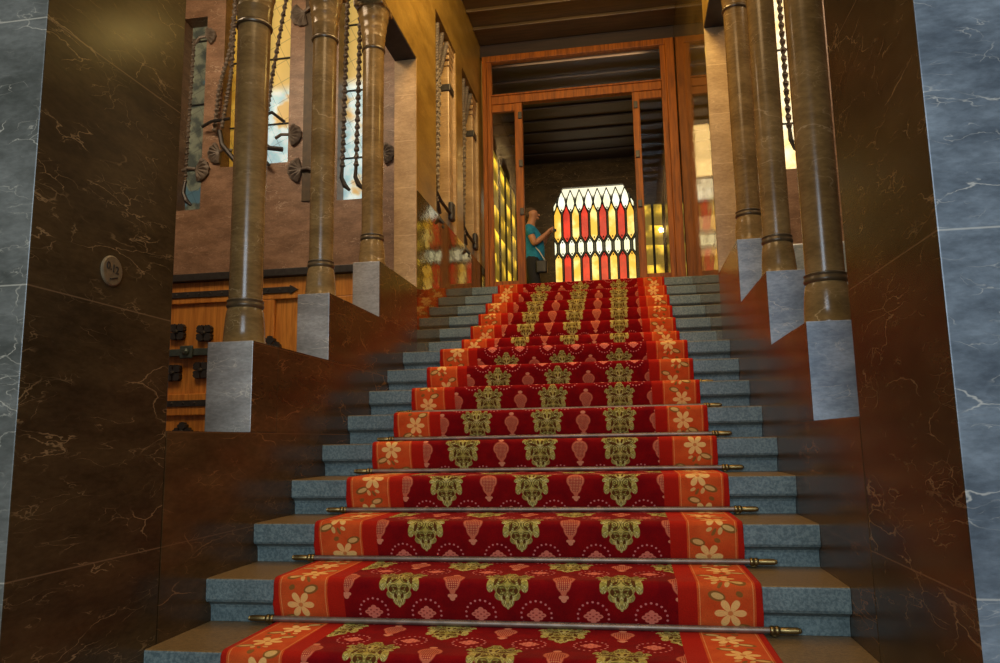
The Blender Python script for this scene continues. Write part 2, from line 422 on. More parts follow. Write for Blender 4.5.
def stain(pts, mi, shrink=.007, dots=()):
    q = clip_chamfer(pts)
    if not q: return
    cx = sum(p[0] for p in q)/len(q); cz = sum(p[1] for p in q)/len(q)
    vs = [pane.verts.new((p[0], yp, p[1])) for p in q]
    f = pane.faces.new(vs); f.material_index = mi
    n = len(q)
    for k in range(n):
        a, c = Vector((q[k][0], 0, q[k][1])), Vector((q[(k+1) % n][0], 0, q[(k+1) % n][1]))
        if (c-a).length < .004: continue
        tube(lead, [(a.x, yp-.012, a.z), (c.x, yp-.012, c.z)], .0095, 5)
    for (x, z) in dots:
        prism(lead, [(x-.014, z), (x, z-.02), (x+.014, z), (x+.006, z+.012), (x, z+.02), (x-.006, z+.012)], 'y', yp-.02, yp-.004)
dx = 2*sw/8.9
for k in range(9):
    cx = -sw + dx*.45 + dx*k; h = dx*.42; mi = 1 if k % 2 else 0
    stain([(cx-h, 3.81), (cx, 3.70), (cx+h, 3.81), (cx+h, 4.19), (cx, 4.36), (cx-h, 4.19)], mi, dots=[(cx, 3.775)])
    stain([(cx-h, sb), (cx+h, sb), (cx+h, 3.43), (cx, 3.53), (cx-h, 3.43)], mi, dots=[(cx, 3.47)])
for k in range(10):
    cx = -sw + dx*(k-.05); h = dx*.36
    stain([(cx, 3.46), (cx+h, 3.545), (cx+h, 3.685), (cx, 3.775), (cx-h, 3.685), (cx-h, 3.545)], 2, dots=[(cx, 3.715), (cx, 3.52)])
    h = dx*.46
    stain([(cx, 4.22), (cx+h*.7, 4.29), (cx+h, 4.38), (cx+h*.72, 4.48), (cx, 4.61), (cx-h*.72, 4.48), (cx-h, 4.38), (cx-h*.7, 4.29)], 2, dots=[(cx, 4.27)])
build('stained_glass', pane, [M['s_yel'], M['s_red'], M['s_whi']], win)
build('leading', lead, M['lead'], win)
b = BM(); vs = [b.verts.new((x, yp+.02, z)) for x, z in [(-sw, sb), (sw, sb), (sw, st_-.30), (sw-ch, st_), (-sw+ch, st_), (-sw, st_-.30)]]; b.faces.new(vs)
sback = NT('greenish_glass_backing'); spx = sback.n('ShaderNodeSeparateXYZ'); sback.l(sback.pos(), spx.inputs[0])
ccx = sback.mix(sback.step(spx.outputs[2], 4.46, 4.52), (.03, .032, .016), (1.2, 1.1, .75))
build('glass_backing', b, sback.bsdf((.02, .02, .01), .4, emit=ccx, estr=1), win)

# ------------------------------------------------------------------ wooden door screen on the landing
sc = empty('door_1', (0, YF, ZT), kind='structure')
def fb(name, x0, x1, z0, z1, y0=YF-.045, y1=YF+.045, m='frame', bev=.006, par=sc): return build(name, B1(x0, x1, y0, y1, z0, z1, bev), M[m], par)
fb('post', -1.095, -1.045, ZT, 4.965); fb('post', -1.045, -.985, ZT, 4.965, YF-.03, YF+.03)
fb('post', .955, 1.015, ZT, 4.965, YF-.03, YF+.03); fb('post', 1.015, 1.112, ZT, 4.965)
fb('head_rail', -1.045, 1.015, 4.89, 4.965)
fb('transom', -.985, .955, 4.36, 4.455); fb('transom_moulding', -.985, .955, 4.455, 4.475, YF-.06, YF+.05)
for (a, c) in ((-.985, -.66), (.66, .955)):
    fb('rail', a, c, 4.27, 4.36, YF-.03, YF+.03); fb('rail', a, c, ZT, ZT+.18, YF-.03, YF+.03)
    g = fb('glass_pane', a, c, ZT+.18, 4.27, YF-.004, YF+.004, 'glass', 0)
stl = [fb('stile', -.72, -.63, ZT, 4.36, YF-.035, YF+.035), fb('stile', .625, .705, ZT, 4.36, YF-.035, YF+.035)]
fb('glass_pane', -.985, .955, 4.475, 4.89, YF-.004, YF+.004, 'glass', 0)
for x in (-.655, .66):
    for z in (3.05, 3.62, 4.2): fb('hinge', x-.022, x+.022, z-.04, z+.04, YF-.055, YF-.02, 'iron', .004, stl[0 if x < 0 else 1])
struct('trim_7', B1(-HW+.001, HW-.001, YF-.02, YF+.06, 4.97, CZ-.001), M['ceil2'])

# ------------------------------------------------------------------ columns and pedestals
ordn = ('nearest', 'middle', 'farthest')
proto = None
CPOS = {'left': [(-1.248, .455), (-1.226, 1.235), (-1.213, 2.04)], 'right': [(1.238, .46), (1.212, 1.19), (1.220, 2.0)]}
for side, sx in (('left', -1), ('right', 1)):
    for k in range(3):
        PY = PYS[side]; PZ = PZS[side]; x0, x1 = sorted((sx*HW, sx*(1.33 if k == 0 and sx < 0 else 1.302)))
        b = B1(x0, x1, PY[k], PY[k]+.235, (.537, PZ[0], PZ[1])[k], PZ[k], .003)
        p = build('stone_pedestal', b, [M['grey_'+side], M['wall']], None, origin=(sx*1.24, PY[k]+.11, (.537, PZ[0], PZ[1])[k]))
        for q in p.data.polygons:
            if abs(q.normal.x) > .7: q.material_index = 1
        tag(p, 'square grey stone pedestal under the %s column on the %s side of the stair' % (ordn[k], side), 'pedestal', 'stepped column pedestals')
        (cx, cy), cz = CPOS[side][k], PZ[k]
        lab = '%s tall round brown marble column on the %s side of the stair' % (ordn[k], side)
        if proto is None:
            c = proto = empty('marble_column', (cx, cy, cz), lab, 'column', 'marble columns along the stair')
            def part(name, prof, m):
                b = BM(); lathe(b, prof, (cx, cy, cz), 48); return build(name, b, M[m], c, True)
            part('base', [(.093, 0), (.095, .006), (.095, .013), (.092, .018), (.0895, .06), (.085, .12), (.080, .155), (.075, .168)], 'column')
            part('neck_ring', [(.076, .168), (.081, .172), (.083, .178), (.082, .184), (.079, .190), (.078, .195), (.081, .199), (.081, .204), (.0755, .208)], 'ring')
            part('shaft', [(.0735, .208), (.074, .5), (.075, 1.0), (.0755, 1.528)], 'column')
            part('collar', [(.0755, 1.528), (.083, 1.531), (.0855, 1.538), (.083, 1.545), (.079, 1.549), (.077, 1.552)], 'ring')
            b = BM()
            lathe(b, [(.079, 1.552), (.081, 1.60), (.085, 1.62), (.0855, 1.625), (.083, 1.632), (.089, 1.68), (.094, 1.692), (.092, 1.70), (.098, 1.745), (.105, 1.76), (.103, 1.77), (.114, 1.825), (.120, 1.83)], (cx, cy, cz), 48)
            build('capital', b, M['column'], c, True)
            build('abacus', B1(cx-.115, cx+.105, cy-.115, cy+.115, cz+1.83, cz+1.88, .008), M['column'], c)
        else:
            c = proto.copy(); col.objects.link(c); c.location = (cx, cy, cz); c['label'] = lab
            for ch_ in list(proto.children):
                d = ch_.copy(); col.objects.link(d); d.parent = c
        c.scale = ((1, .91, .97)[k], (1, .91, .97)[k], 1)
        if k < 2:
            x0, x1 = sorted((sx*1.122, sx*1.298))
            struct('trim_8', B1(x0, x1, cy-.11, cy+.11, cz+1.881, 3.54, .004), M['tan'])

# ------------------------------------------------------------------ carpet
CW = .846; TH = .011
prof = []
def add(p):
    if not prof or (Vector(p)-Vector(prof[-1])).length > 1e-5: prof.append(p)
add((5.36, ZT+TH))
nose_idx = {}
for i in range(TOP, -6, -1):
    y, z, zb = ny(i), nz(i), nz(i)-RS
    add((y+.05, z+TH))
    for a in range(0, 91, 15):
        t = math.radians(a); r = .026
        add((y-TH-.004+r - r*math.sin(t), z+TH-r+r*math.cos(t)))
        if a == 45: nose_idx[i] = len(prof)-1
    add((y-TH-.003, z-.05)); add((y-TH+.006, zb+.08)); add((y-TH+.022, zb+.035)); add((y-TH+.029, zb+TH+.008)); add((y-TH+.022, zb+TH))
add((ny(-5)-.9, FLOOR_Z+TH))
arc = [0.0]
for p, q in zip(prof, prof[1:]): arc.append(arc[-1]+(Vector(q)-Vector(p)).length)
LC = arc[nose_idx[0]] - arc[nose_idx[1]]
PER = LC - .0215
V0 = arc[nose_idx[0]] + .087 - .200        # top of a medallion in column set A
b = BM(); uvl = b.loops.layers.uv.new('UVMap')
xs = [-CW, -CW, -CW+.006] + [-CW+.006+(2*CW-.012)*k/12 for k in range(1, 12)] + [CW-.006, CW, CW]
rows = []
for k, (y, z) in enumerate(prof):
    # drop direction for the carpet's thickness: inward normal
    p0 = prof[max(k-1, 0)]; p1 = prof[min(k+1, len(prof)-1)]
    d = Vector((p1[0]-p0[0], p1[1]-p0[1])).normalized(); nrm = Vector((-d.y, d.x))   # outward when heading down and forward
    if nrm.y < 0 and nrm.x > 0: nrm = -nrm
    nrm = Vector((d.y, -d.x)); 
    if nrm.y < -.2 or nrm.x > .2: nrm = -nrm
    rw = []
    for j, x in enumerate(xs):
        if j in (0, len(xs)-1): off = -(TH-.001)
        elif j in (1, len(xs)-2): off = -.003
        else: off = 0
        rw.append(b.verts.new((x, y+nrm.x*off, z+nrm.y*off)))
    rows.append(rw)
for k in range(len(rows)-1):
    for j in range(len(xs)-1):
        f = b.faces.new([rows[k][j], rows[k][j+1], rows[k+1][j+1], rows[k+1][j]])
        for lp, (jj, kk) in zip(f.loops, ((j, k), (j+1, k), (j+1, k+1), (j, k+1))):
            lp[uvl].uv = (xs[jj], arc[kk])

# carpet material -------------------------------------------------------
s = NT('red_figured_carpet')
uv = s.n('ShaderNodeUVMap'); uv.uv_map = 'UVMap'
sp = s.n('ShaderNodeSeparateXYZ'); s.l(uv.outputs[0], sp.inputs[0]); U, V = sp.outputs[0], sp.outputs[1]
CS = .385
mth = s.math
def vec(u, v):
    c = s.n('ShaderNodeCombineXYZ'); s.l(u, c.inputs[0]); s.l(v, c.inputs[1]); return c.outputs[0]
def el(vc, cx, cy, rx, ry, a=0):
    mp = s.n('ShaderNodeMapping'); mp.vector_type = 'TEXTURE'; s.l(vc, mp.inputs[0])
    mp.inputs['Location'].default_value = (cx, cy, 0); mp.inputs['Rotation'].default_value = (0, 0, math.radians(a)); mp.inputs['Scale'].default_value = (rx, ry, 1)
    ln = s.n('ShaderNodeVectorMath', operation='LENGTH'); s.l(mp.outputs[0], ln.inputs[0]); return ln.outputs['Value']
def inside(lst, soft=.06):
    m = lst[0]
    for q in lst[1:]: m = mth('MINIMUM', m, q)
    nd = s.t.nodes.new('ShaderNodeMapRange'); s.l(m, nd.inputs[0]); nd.inputs[1].default_value = 1+soft; nd.inputs[2].default_value = 1-soft
    return nd.outputs[0]
vv = mth('DIVIDE', mth('SUBTRACT', V, V0), PER/2)
kf = mth('FLOOR', vv); vloc = mth('MULTIPLY', mth('SUBTRACT', vv, kf), PER/2)
par = mth('MULTIPLY', mth('FRACT', mth('MULTIPLY', kf, .5)), CS)      # 0 or CS/2
uf = mth('ADD', mth('SUBTRACT', U, .010), par)
ua = mth('PINGPONG', uf, CS/2)                                          # distance to the nearest medallion axis
mv = vec(ua, vloc)
med = inside([el(mv, 0, .010, .016, .012), el(mv, 0, .035, .026, .026), el(mv, .030, .052, .030, .016, 20), el(mv, .062, .058, .020, .015, -25),
              el(mv, .078, .050, .006, .014, -30), el(mv, .050, .034, .010, .014, 25), el(mv, .014, .088, .040, .034), el(mv, .062, .084, .016, .010, 30), el(mv, .056, .118, .015, .030, -12),
              el(mv, .0, .128, .046, .034), el(mv, .022, .158, .022, .018), el(mv, 0, .178, .022, .024), el(mv, 0, .196, .006, .012)])
dk = inside([el(mv, .033, .072, .020, .0065, -18), el(mv, .050, .050, .009, .005, 30), el(mv, .040, .108, .006, .018, -15), el(mv, .020, .112, .010, .005, 35),
             el(mv, .013, .140, .008, .005, -30), el(mv, .030, .143, .007, .010, 10), el(mv, .010, .060, .005, .012, 15), el(mv, .012, .165, .005, .009, 20), el(mv, .016, .030, .006, .004)])
def rings(cx_, cy_, r_, n_):
    e_ = el(mv, cx_, cy_, r_, r_)
    f_ = s.step(mth('ABSOLUTE', mth('SUBTRACT', mth('FRACT', mth('MULTIPLY', e_, n_)), .5)), .34, .16)
    return mth('MULTIPLY', f_, mth('LESS_THAN', e_, 1.0))
ns_ = s.noise(mv, 30, 2, .5, 1.0)
scr = s.step(mth('ABSOLUTE', mth('SUBTRACT', mth('FRACT', mth('MULTIPLY', ns_, 6)), .5)), .26, .14)
rg = mth('MAXIMUM', mth('MAXIMUM', rings(.046, .052, .024, 2.6), rings(.024, .098, .024, 2.6)), mth('MAXIMUM', rings(.020, .142, .022, 2.4), rings(0, .020, .018, 2.2)))
scr = mth('MAXIMUM', rg, mth('MULTIPLY', scr, .7))
lit = s.step(mth('FRACT', mth('MULTIPLY', s.noise(mv, 26, 2, .5, 1.5), 5)), .45, .8)
# balloon on the in-between axis
ub = mth('SUBTRACT', CS/2, ua); bv = vec(ub, vloc)
bal = inside([el(bv, 0, .046, .013, .009), el(bv, 0, .088, .038, .034), el(bv, 0, .112, .026, .036), el(bv, 0, .134, .012, .026)])
bfl = inside([el(bv, 0, .168, .010, .012), el(bv, .010, .162, .007, .006), el(bv, 0, .044, .013, .008)])
bin_ = inside([el(bv, 0, .089, .030, .027), el(bv, 0, .110, .020, .030)])
dot = mth('MULTIPLY', mth('SINE', mth('MULTIPLY', mth('ADD', ub, vloc), 480)), mth('SINE', mth('MULTIPLY', mth('SUBTRACT', ub, vloc), 480)))
dots = s.step(dot, .15, .45)
# florets with dotted halos on quarter axes
FV = V0 + .200 + .028
vf = mth('DIVIDE', mth('SUBTRACT', V, FV), PER/2)
vfl = mth('MULTIPLY', mth('SUBTRACT', mth('FRACT', mth('ADD', vf, .5)), .5), PER/2)
uq = mth('SUBTRACT', mth('MULTIPLY', mth('FRACT', mth('DIVIDE', mth('SUBTRACT', U, .010), CS/2)), CS/2), CS/4)
fr_ = mth('SQRT', mth('ADD', mth('MULTIPLY', uq, uq), mth('MULTIPLY', vfl, vfl)))
fa = mth('ARCTAN2', vfl, uq)
fq = vec(mth('ABSOLUTE', uq), mth('ABSOLUTE', vfl))
flo = inside([el(fq, 0, 0, .015, .014), el(fq, .020, 0, .013, .008), el(fq, 0, .017, .010, .010), el(fq, .013, .010, .009, .008)])
fdk = inside([el(fq, .011, .008, .004, .003), el(fq, 0, 0, .004, .003), el(fq, .022, 0, .005, .0025)])
NH = 18
hd = mth('MULTIPLY', mth('SUBTRACT', mth('FRACT', mth('MULTIPLY', fa, NH/(2*PI))), .5), 2*PI*.052/NH)
halo = s.step(mth('SQRT', mth('ADD', mth('POWER', mth('ABSOLUTE', hd), 2), mth('POWER', mth('ABSOLUTE', mth('SUBTRACT', fr_, .052)), 2))), .0048, .0032)
# border flowers
aU = mth('ABSOLUTE', U); PF = .165
bu = mth('SUBTRACT', aU, .732)
fv = mth('DIVIDE', mth('SUBTRACT', V, V0+.200+.006), PF); kb = mth('FLOOR', mth('ADD', fv, .5))
bvv = mth('MULTIPLY', mth('SUBTRACT', fv, kb), PF)
sgn = mth('SUBTRACT', mth('MULTIPLY', mth('FRACT', mth('MULTIPLY', kb, .5)), 4), 1)
bu2 = mth('ADD', bu, mth('MULTIPLY', sgn, .012))
br = mth('SQRT', mth('ADD', mth('MULTIPLY', bu2, bu2), mth('MULTIPLY', bvv, bvv)))
ba = mth('ARCTAN2', bvv, bu2)
pet = mth('MULTIPLY', mth('POWER', mth('ABSOLUTE', mth('COSINE', mth('MULTIPLY', ba, 3))), .50), .051)
petm = s.step(mth('SUBTRACT', br, pet), .002, -.003)
petc = s.step(br, .010, .007)
lf = vec(bu2, bvv)
leafc = inside([el(lf, .048, .055, .022, .009, 20), el(lf, -.040, -.058, .020, .010, 15), el(lf, .018, .066, .008, .014, 20), el(lf, -.022, .060, .012, .007, -30)])
leafg = inside([el(lf, .050, .056, .030, .016, 20), el(lf, -.042, -.058, .028, .016, 15), el(lf, -.005, .070, .006, .016, 30), el(lf, .030, -.064, .012, .009, 30)])
nw = s.noise(uv.outputs[0], 260, 3, .7); nb = s.noise(uv.outputs[0], 14, 4)
field = s.mix(s.step(nb, .3, .7), (.165, .002, .004), (.235, .003, .004))
gold = s.mix(s.step(nb, .35, .65), (.40, .31, .055), (.52, .385, .085))
c = field
c = s.mix(s.math('MULTIPLY', halo, .9), c, (.72, .20, .16))
c = s.mix(flo, c, (.72, .17, .10)); c = s.mix(mth('MULTIPLY', fdk, .8), c, (.30, .03, .02))
c = s.mix(bal, c, (.58, .13, .06)); c = s.mix(mth('MULTIPLY', bin_, mth('SUBTRACT', 1, dots)), c, (.33, .03, .02)); c = s.mix(mth('MULTIPLY', bin_, dots), c, (.70, .26, .11)); c = s.mix(bfl, c, (.68, .22, .11))
c = s.mix(med, c, s.mix(lit, gold, (.66, .54, .18))); c = s.mix(mth('MULTIPLY', med, mth('MULTIPLY', scr, .85)), c, (.075, .048, .008)); c = s.mix(mth('MULTIPLY', dk, med), c, (.10, .035, .008))
# borders
plain = s.mix(nb, (.36, .010, .005), (.44, .016, .006))
orange = s.mix(s.step(nb, .3, .7), (.54, .062, .012), (.62, .095, .018))
ob = s.mix(mth('MULTIPLY', leafg, .8), orange, (.16, .10, .02)); ob = s.mix(mth('MULTIPLY', leafc, .9), ob, (.70, .40, .12))
ob = s.mix(petm, ob, (.84, .47, .14)); ob = s.mix(petc, ob, (.62, .20, .05))
c = s.mix(mth('GREATER_THAN', aU, .578), c, plain)
c = s.mix(mth('GREATER_THAN', aU, .640), c, ob)
ln = mth('MAXIMUM', mth('LESS_THAN', mth('ABSOLUTE', mth('SUBTRACT', aU, .648)), .0016), mth('LESS_THAN', mth('ABSOLUTE', mth('SUBTRACT', aU, .817)), .0016))
c = s.mix(mth('MULTIPLY', ln, .5), c, (.85, .35, .1))
c = s.mix(mth('GREATER_THAN', aU, .825), c, plain)
c = s.mix(.5, c, s.mix(s.step(nw, .3, .7), (.62, .62, .62), (1, 1, 1)), 'MULTIPLY')
cm = s.bsdf(c, .95, 0, .05, bump=nw, bstr=.5, bdist=.003)
bs = [n_ for n_ in s.t.nodes if n_.type == 'BSDF_PRINCIPLED'][0]
bs.inputs['Sheen Weight'].default_value = .08; bs.inputs['Sheen Roughness'].default_value = .5; bs.inputs['Sheen Tint'].default_value = (1, .35, .15, 1)
cp = build('stair_carpet', b, cm, None, origin=(0, ny(-5)-.9, FLOOR_Z))
for p in cp.data.polygons: p.use_smooth = True
tag(cp, 'red figured carpet runner with gold medallions and orange flowered borders running down the stair', 'carpet')

# ------------------------------------------------------------------ stair rods
place = {6: 'seventh', 5: 'sixth', 4: 'fifth', 3: 'fourth', 2: 'third', 1: 'second', 0: 'first', -1: 'lowest, hidden below the frame'}
rod0 = None
for i in range(0, 7):
    y, z = ny(i)+.000, nz(i-1)+.0235
    lab = 'dull metal stair rod under the %s visible carpet riser from the bottom' % place[i]
    if rod0 is None:
        r = rod0 = empty('stair_rod', (0, y, z), lab, 'stair rod', 'rods holding the stair carpet')
        b = BM(); lathe(b, [(.0105, -.865), (.0105, .885)], (0, y, z), 16, 'x'); build('rod', b, M['rod'], r, True)
        for sx, xe in ((-1, -.862), (1, .878)):
            b = BM(); lathe(b, [(.012, -.016), (.0150, -.012), (.0150, -.004), (.0125, 0), (.0150, .004), (.0150, .012), (.012, .016)], (xe, y, z), 18, 'x')
            box(b, xe-.009, xe+.009, y, y+.03, z-.02, z+.008, .002); bk = build('bracket', b, M['brass'], r, True)
            b = BM(); q = .066*sx
            lathe(b, [(.008, 0), (.0105, q*.08), (.0115, q*.5), (.0105, q*.9), (.008, q*.94), (.009, q*.98), (.005, q*1.05)], (xe+sx*.014, y, z), 18, 'x'); build('end_cap', b, M['brass'], bk, True)
    else:
        r = rod0.copy(); col.objects.link(r); r.location = (0, y, z); r['label'] = lab
        for ch_ in list(rod0.children):
            d = ch_.copy(); col.objects.link(d); d.parent = r
            for g_ in list(ch_.children):
                e_ = g_.copy(); col.objects.link(e_); e_.parent = d

# ------------------------------------------------------------------ oak door with ironwork (left gallery)
dr = empty('door_2', (-2.75, YG, FLOOR_Z), kind='structure')
b = B1(-3.75, -1.72, YG+.03, YG+.10, FLOOR_Z, 1.875); dpn = build('door_panel', b, M['door'], dr)
b = BM()
for x0, x1 in ((-3.75, -3.60), (-2.62, -2.44), (-1.90, -1.72)): box(b, x0, x1, YG, YG+.03, FLOOR_Z, 1.69, .006)
for z0, z1 in ((1.69, 1.875), (.74, .92)): box(b, -3.75, -1.72, YG-.001, YG+.03, z0, z1, .006)
build('door_stile', b, M['door'], dr)
b = B1(-3.8, -1.68, YG-.05, YG+.02, 1.875, 1.94, .006); build('lintel_beam', b, M['iron'], dr)
def strap(x0, x1, z, h=.026):
    b = BM(); box(b, x0, x1, YG-.012, YG+.0, z-h, z+h, .003)
    prism(b, [(x1, z-h*1.5), (x1+.07, z), (x1, z+h*1.5), (x1-.015, z)], 'y', YG-.012, YG)
    x = x0+.05
    while x < x1:
        lathe(b, [(.011, 0), (.008, -.006), (.003, -.009)], (x, YG-.012, z), 10, 'y'); x += .105
    build('iron_strap', b, M['iron'], dpn)
strap(-3.70, -2.30, 1.765); strap(-3.70, -2.75, .84)
def flower(x, z, s_=.077, rot=45):
    b = BM()
    for k in range(4):
        a = math.radians(rot+90*k); u = Vector((math.cos(a), 0, math.sin(a))); w_ = Vector((-u.z, 0, u.x)); c0 = Vector((x, 0, z))
        pts = []
        for (t, q) in ((.10, .10), (.40, .30), (.55, .52), (.80, .50), (.86, .30), (1.02, .26), (1.08, 0), (1.02, -.26), (.86, -.30), (.80, -.50), (.55, -.52), (.40, -.30), (.10, -.10)):
            p = c0+u*(t*s_)+w_*(q*s_*.95); pts.append((p.x, p.z))
        prism(b, pts, 'y', YG-.014, YG+.03)
    lathe(b, [(.022, YG), (.020, YG-.02), (.010, YG-.03)], (x, 0, z), 12, 'y')
    build('iron_rosette', b, M['iron'], dpn)
for x, z in ((-3.322, 1.45), (-3.07, 1.43), (-3.342, 1.10), (-3.085, 1.115)): flower(x, z)
flower(-2.47, 1.29, .085, 0); flower(-3.235, .60, .08, 0)
b = BM(); box(b, -3.62, -3.02, YG-.02, YG+.03, 1.24, 1.30, .004); box(b, -3.27, -3.15, YG-.035, YG-.02, 1.215, 1.325, .01); lathe(b, [(.03, YG-.035), (.03, YG-.05), (.012, YG-.06)], (-3.21, 0, 1.27), 14, 'y')
build('lock_bolt', b, M['steel'], dpn)

# ------------------------------------------------------------------ twisted iron bars, brackets and shells
def twisted(pts, r0, name, lab, grp, foot=True):
    r = r0*.95; n = 150; P = []
    for k in range(n+1):
        t = k/n*(len(pts)-1); a = min(int(t), len(pts)-2); f = t-a
        P.append(Vector(pts[a]).lerp(Vector(pts[a+1]), f))
    o = empty(name, tuple(P[0]), lab, 'iron bar', grp)
    b = BM(); tube(b, P, r, twist=.55, sq=True, rfun=lambda i: r*(1+.30*math.sin(i*1.1)))
    tb = build('twisted_bar', b, M['iron_light'], o)
    if foot:
        b = BM(); p = P[0]
        tube(b, [p+Vector((0, 0, .02)), p+Vector((.0, -.02, -.10)), p+Vector((.03, -.02, -.17)), p+Vector((.07, -.01, -.21))], .016, 8, rfun=lambda i: (.013, .018, .022, .012)[i])
        build('forged_foot', b, M['iron'], tb)
    return o
GW = 'twisted iron bars before the gallery windows'
twisted([(-3.29, YG-.03, 2.76), (-3.265, YG-.03, 4.1)], .016, 'twisted_iron_bar', 'straight twisted iron bar in the narrow window beside the left pillar', GW)
twisted([(-3.02, YG-.05, 3.2), (-2.99, YG-.05, 3.6), (-2.90, YG-.05, 3.95), (-2.86, YG-.05, 4.5)], .019, 'twisted_iron_bar', 'curving twisted iron bar over the golden window left of the nearest left column', GW, False)
twisted([(-2.92, YG-.10, 3.2), (-2.85, YG-.10, 3.7), (-2.83, YG-.10, 4.5)], .019, 'twisted_iron_bar', 'straighter twisted iron bar hugging the left edge of the nearest left column', GW, False)
twisted([(-2.56, YG-.05, 3.05), (-2.50, YG-.05, 3.6), (-2.36, YG-.05, 4.5)], .019, 'twisted_iron_bar', 'leaning twisted iron bar in the window between the nearest and middle left columns', GW)
twisted([(-1.84, YG-.04, 2.78), (-1.81, YG-.04, 4.5)], .021, 'twisted_iron_bar', 'left twisted iron bar of the pair between the middle and farthest left columns', GW)
twisted([(-1.72, YG-.04, 2.78), (-1.69, YG-.04, 4.5)], .021, 'twisted_iron_bar', 'right twisted iron bar of the pair between the middle and farthest left columns', GW)
twisted([(1.735, YG-.04, 2.80), (1.735, YG-.04, 4.6)], .021, 'twisted_iron_bar', 'twisted iron bar against the bright window between the right columns', GW)
for sx, side in ((-1, 'left'),):
    for y0, nm in ((3.46, 'first'), (4.56, 'second')):
        for q in range(3):
            twisted([(sx*(1.15+.03*q), y0+.05+.13*q, 2.58), (sx*(1.14+.02*q), y0+.05+.13*q, 3.9), (sx*1.15, y0+.12+.18*q, 4.30)], .022, 'twisted_iron_bar',
                    '%s twisted iron bar of three in the %s opening of the %s landing wall' % (('nearest', 'middle', 'farthest')[q], nm, side), 'twisted iron bars of the %s landing wall openings' % side)
        o = empty('iron_bracket', (sx*1.15, y0+.1, 2.66), 'black forged iron bracket at the foot of the %s opening, %s landing wall' % (nm, side), 'bracket')
        b = BM(); tube(b, [(sx*1.16, y0+.02, 2.70), (sx*1.13, y0+.15, 2.61), (sx*1.13, y0+.50, 2.60)], .016, 8); build('arm', b, M['iron'], o)
        b = BM(); box(b, *sorted((sx*1.10, sx*1.15)), y0+.48, y0+.60, 2.54, 2.72, .02); build('clasp', b, M['iron'], o)
        b = BM(); tube(b, [(sx*1.15, y0+.16, 2.50), (sx*1.15, y0+.02, 2.66), (sx*1.15, y0+.0, 2.80)], .022, 8); build('claw', b, M['iron'], o)
def shell(x, z, s_, face, lab, y=YG-.02):
    """scallop-like forged fan on the stone: ribs radiate away from the window"""
    b = BM(); c0 = Vector((x, y, z)); n = 6
    for k in range(n):
        a = face + math.radians(-62 + 124*k/(n-1)); u = Vector((math.cos(a), 0, math.sin(a))); w_ = Vector((-u.z, 0, u.x))
        L = s_*(1-.12*abs(k-(n-1)/2)/(n/2))
        A = [c0+w_*s_*.04, c0+u*L*.9+w_*s_*.21, c0+u*L+Vector((0, 0, 0)), c0+u*L*.9-w_*s_*.21, c0-w_*s_*.04]
        top = [b.verts.new(p+Vector((0, -.006, 0))) for p in A]; mid = b.verts.new(c0+u*L*.7+Vector((0, -.03, 0)))
        for q in range(len(top)): b.faces.new([top[q], top[(q+1) % len(top)], mid])
        bot = [b.verts.new(p+Vector((0, .03, 0))) for p in A]; b.faces.new(bot)
        for q in range(len(top)): b.faces.new([top[q], bot[q], bot[(q+1) % len(top)], top[(q+1) % len(top)]])
    o = empty('iron_shell', (x, y, z), lab, 'iron ornament', 'shell-shaped iron ornaments')
    build('ribbed_fan', b, M['iron_light'], o)
    b = BM(); d = Vector((-math.cos(face), 0, -math.sin(face)))
    tube(b, [c0+Vector((0, -.005, 0)), c0+d*s_*.5+Vector((0, -.02, 0)), c0+d*s_*1.0+Vector((0, .0, -.02))], .014, 8); build('shank', b, M['iron_light'], o)
shell(-3.16, 4.12, .10, .3, 'topmost iron shell on the stone strip beside the left pillar')
shell(-2.98, 3.02, .12, PI+.2, 'upper iron shell under the golden window left of the nearest left column')
shell(-3.20, 2.88, .13, -.15, 'lower iron shell beside the narrow window next to the left pillar')
shell(-2.22, 4.24, .14, PI-.4+.9, 'large iron shell high on the pier left of the middle left column')
shell(-2.34, 3.12, .12, 0, 'upper of two iron shells low on the pier left of the middle left column')
shell(-2.22, 2.80, .13, PI, 'lower of two iron shells low on the pier left of the middle left column')
shell(-1.50, 2.88, .11, 0, 'iron shell on the pinkish pier right of the farthest left column')
for pts, lab in (([(-3.13, YG-.06, 3.25), (-3.02, YG-.10, 3.27), (-2.85, YG-.10, 3.28)], 'thin iron rail crossing the golden window left of the nearest left column'),
                 ([(-2.62, YG-.06, 3.28), (-2.46, YG-.10, 3.30), (-2.36, YG-.06, 3.22)], 'thin curved iron rail crossing the pale window right of the nearest left column')):
    b = BM(); tube(b, pts, .014, 8); o = build('iron_rail', b, M['iron'], None, True, origin=pts[0]); tag(o, lab, 'iron rail')
for pts, lab in (([(-2.97, YG-.05, 3.2), (-2.93, YG-.07, 3.06), (-2.82, YG-.05, 2.92)], 'hooked iron scroll at the bottom of the golden window'),
                 ([(-2.60, YG-.05, 3.25), (-2.58, YG-.07, 3.08), (-2.50, YG-.06, 3.0), (-2.38, YG-.05, 2.98)], 'hooked iron scroll at the bottom of the pale window right of the nearest left column')):
    b = BM(); tube(b, pts, .022, 8); o = build('iron_scroll', b, M['iron'], None, True, origin=pts[0]); tag(o, lab, 'iron scroll')

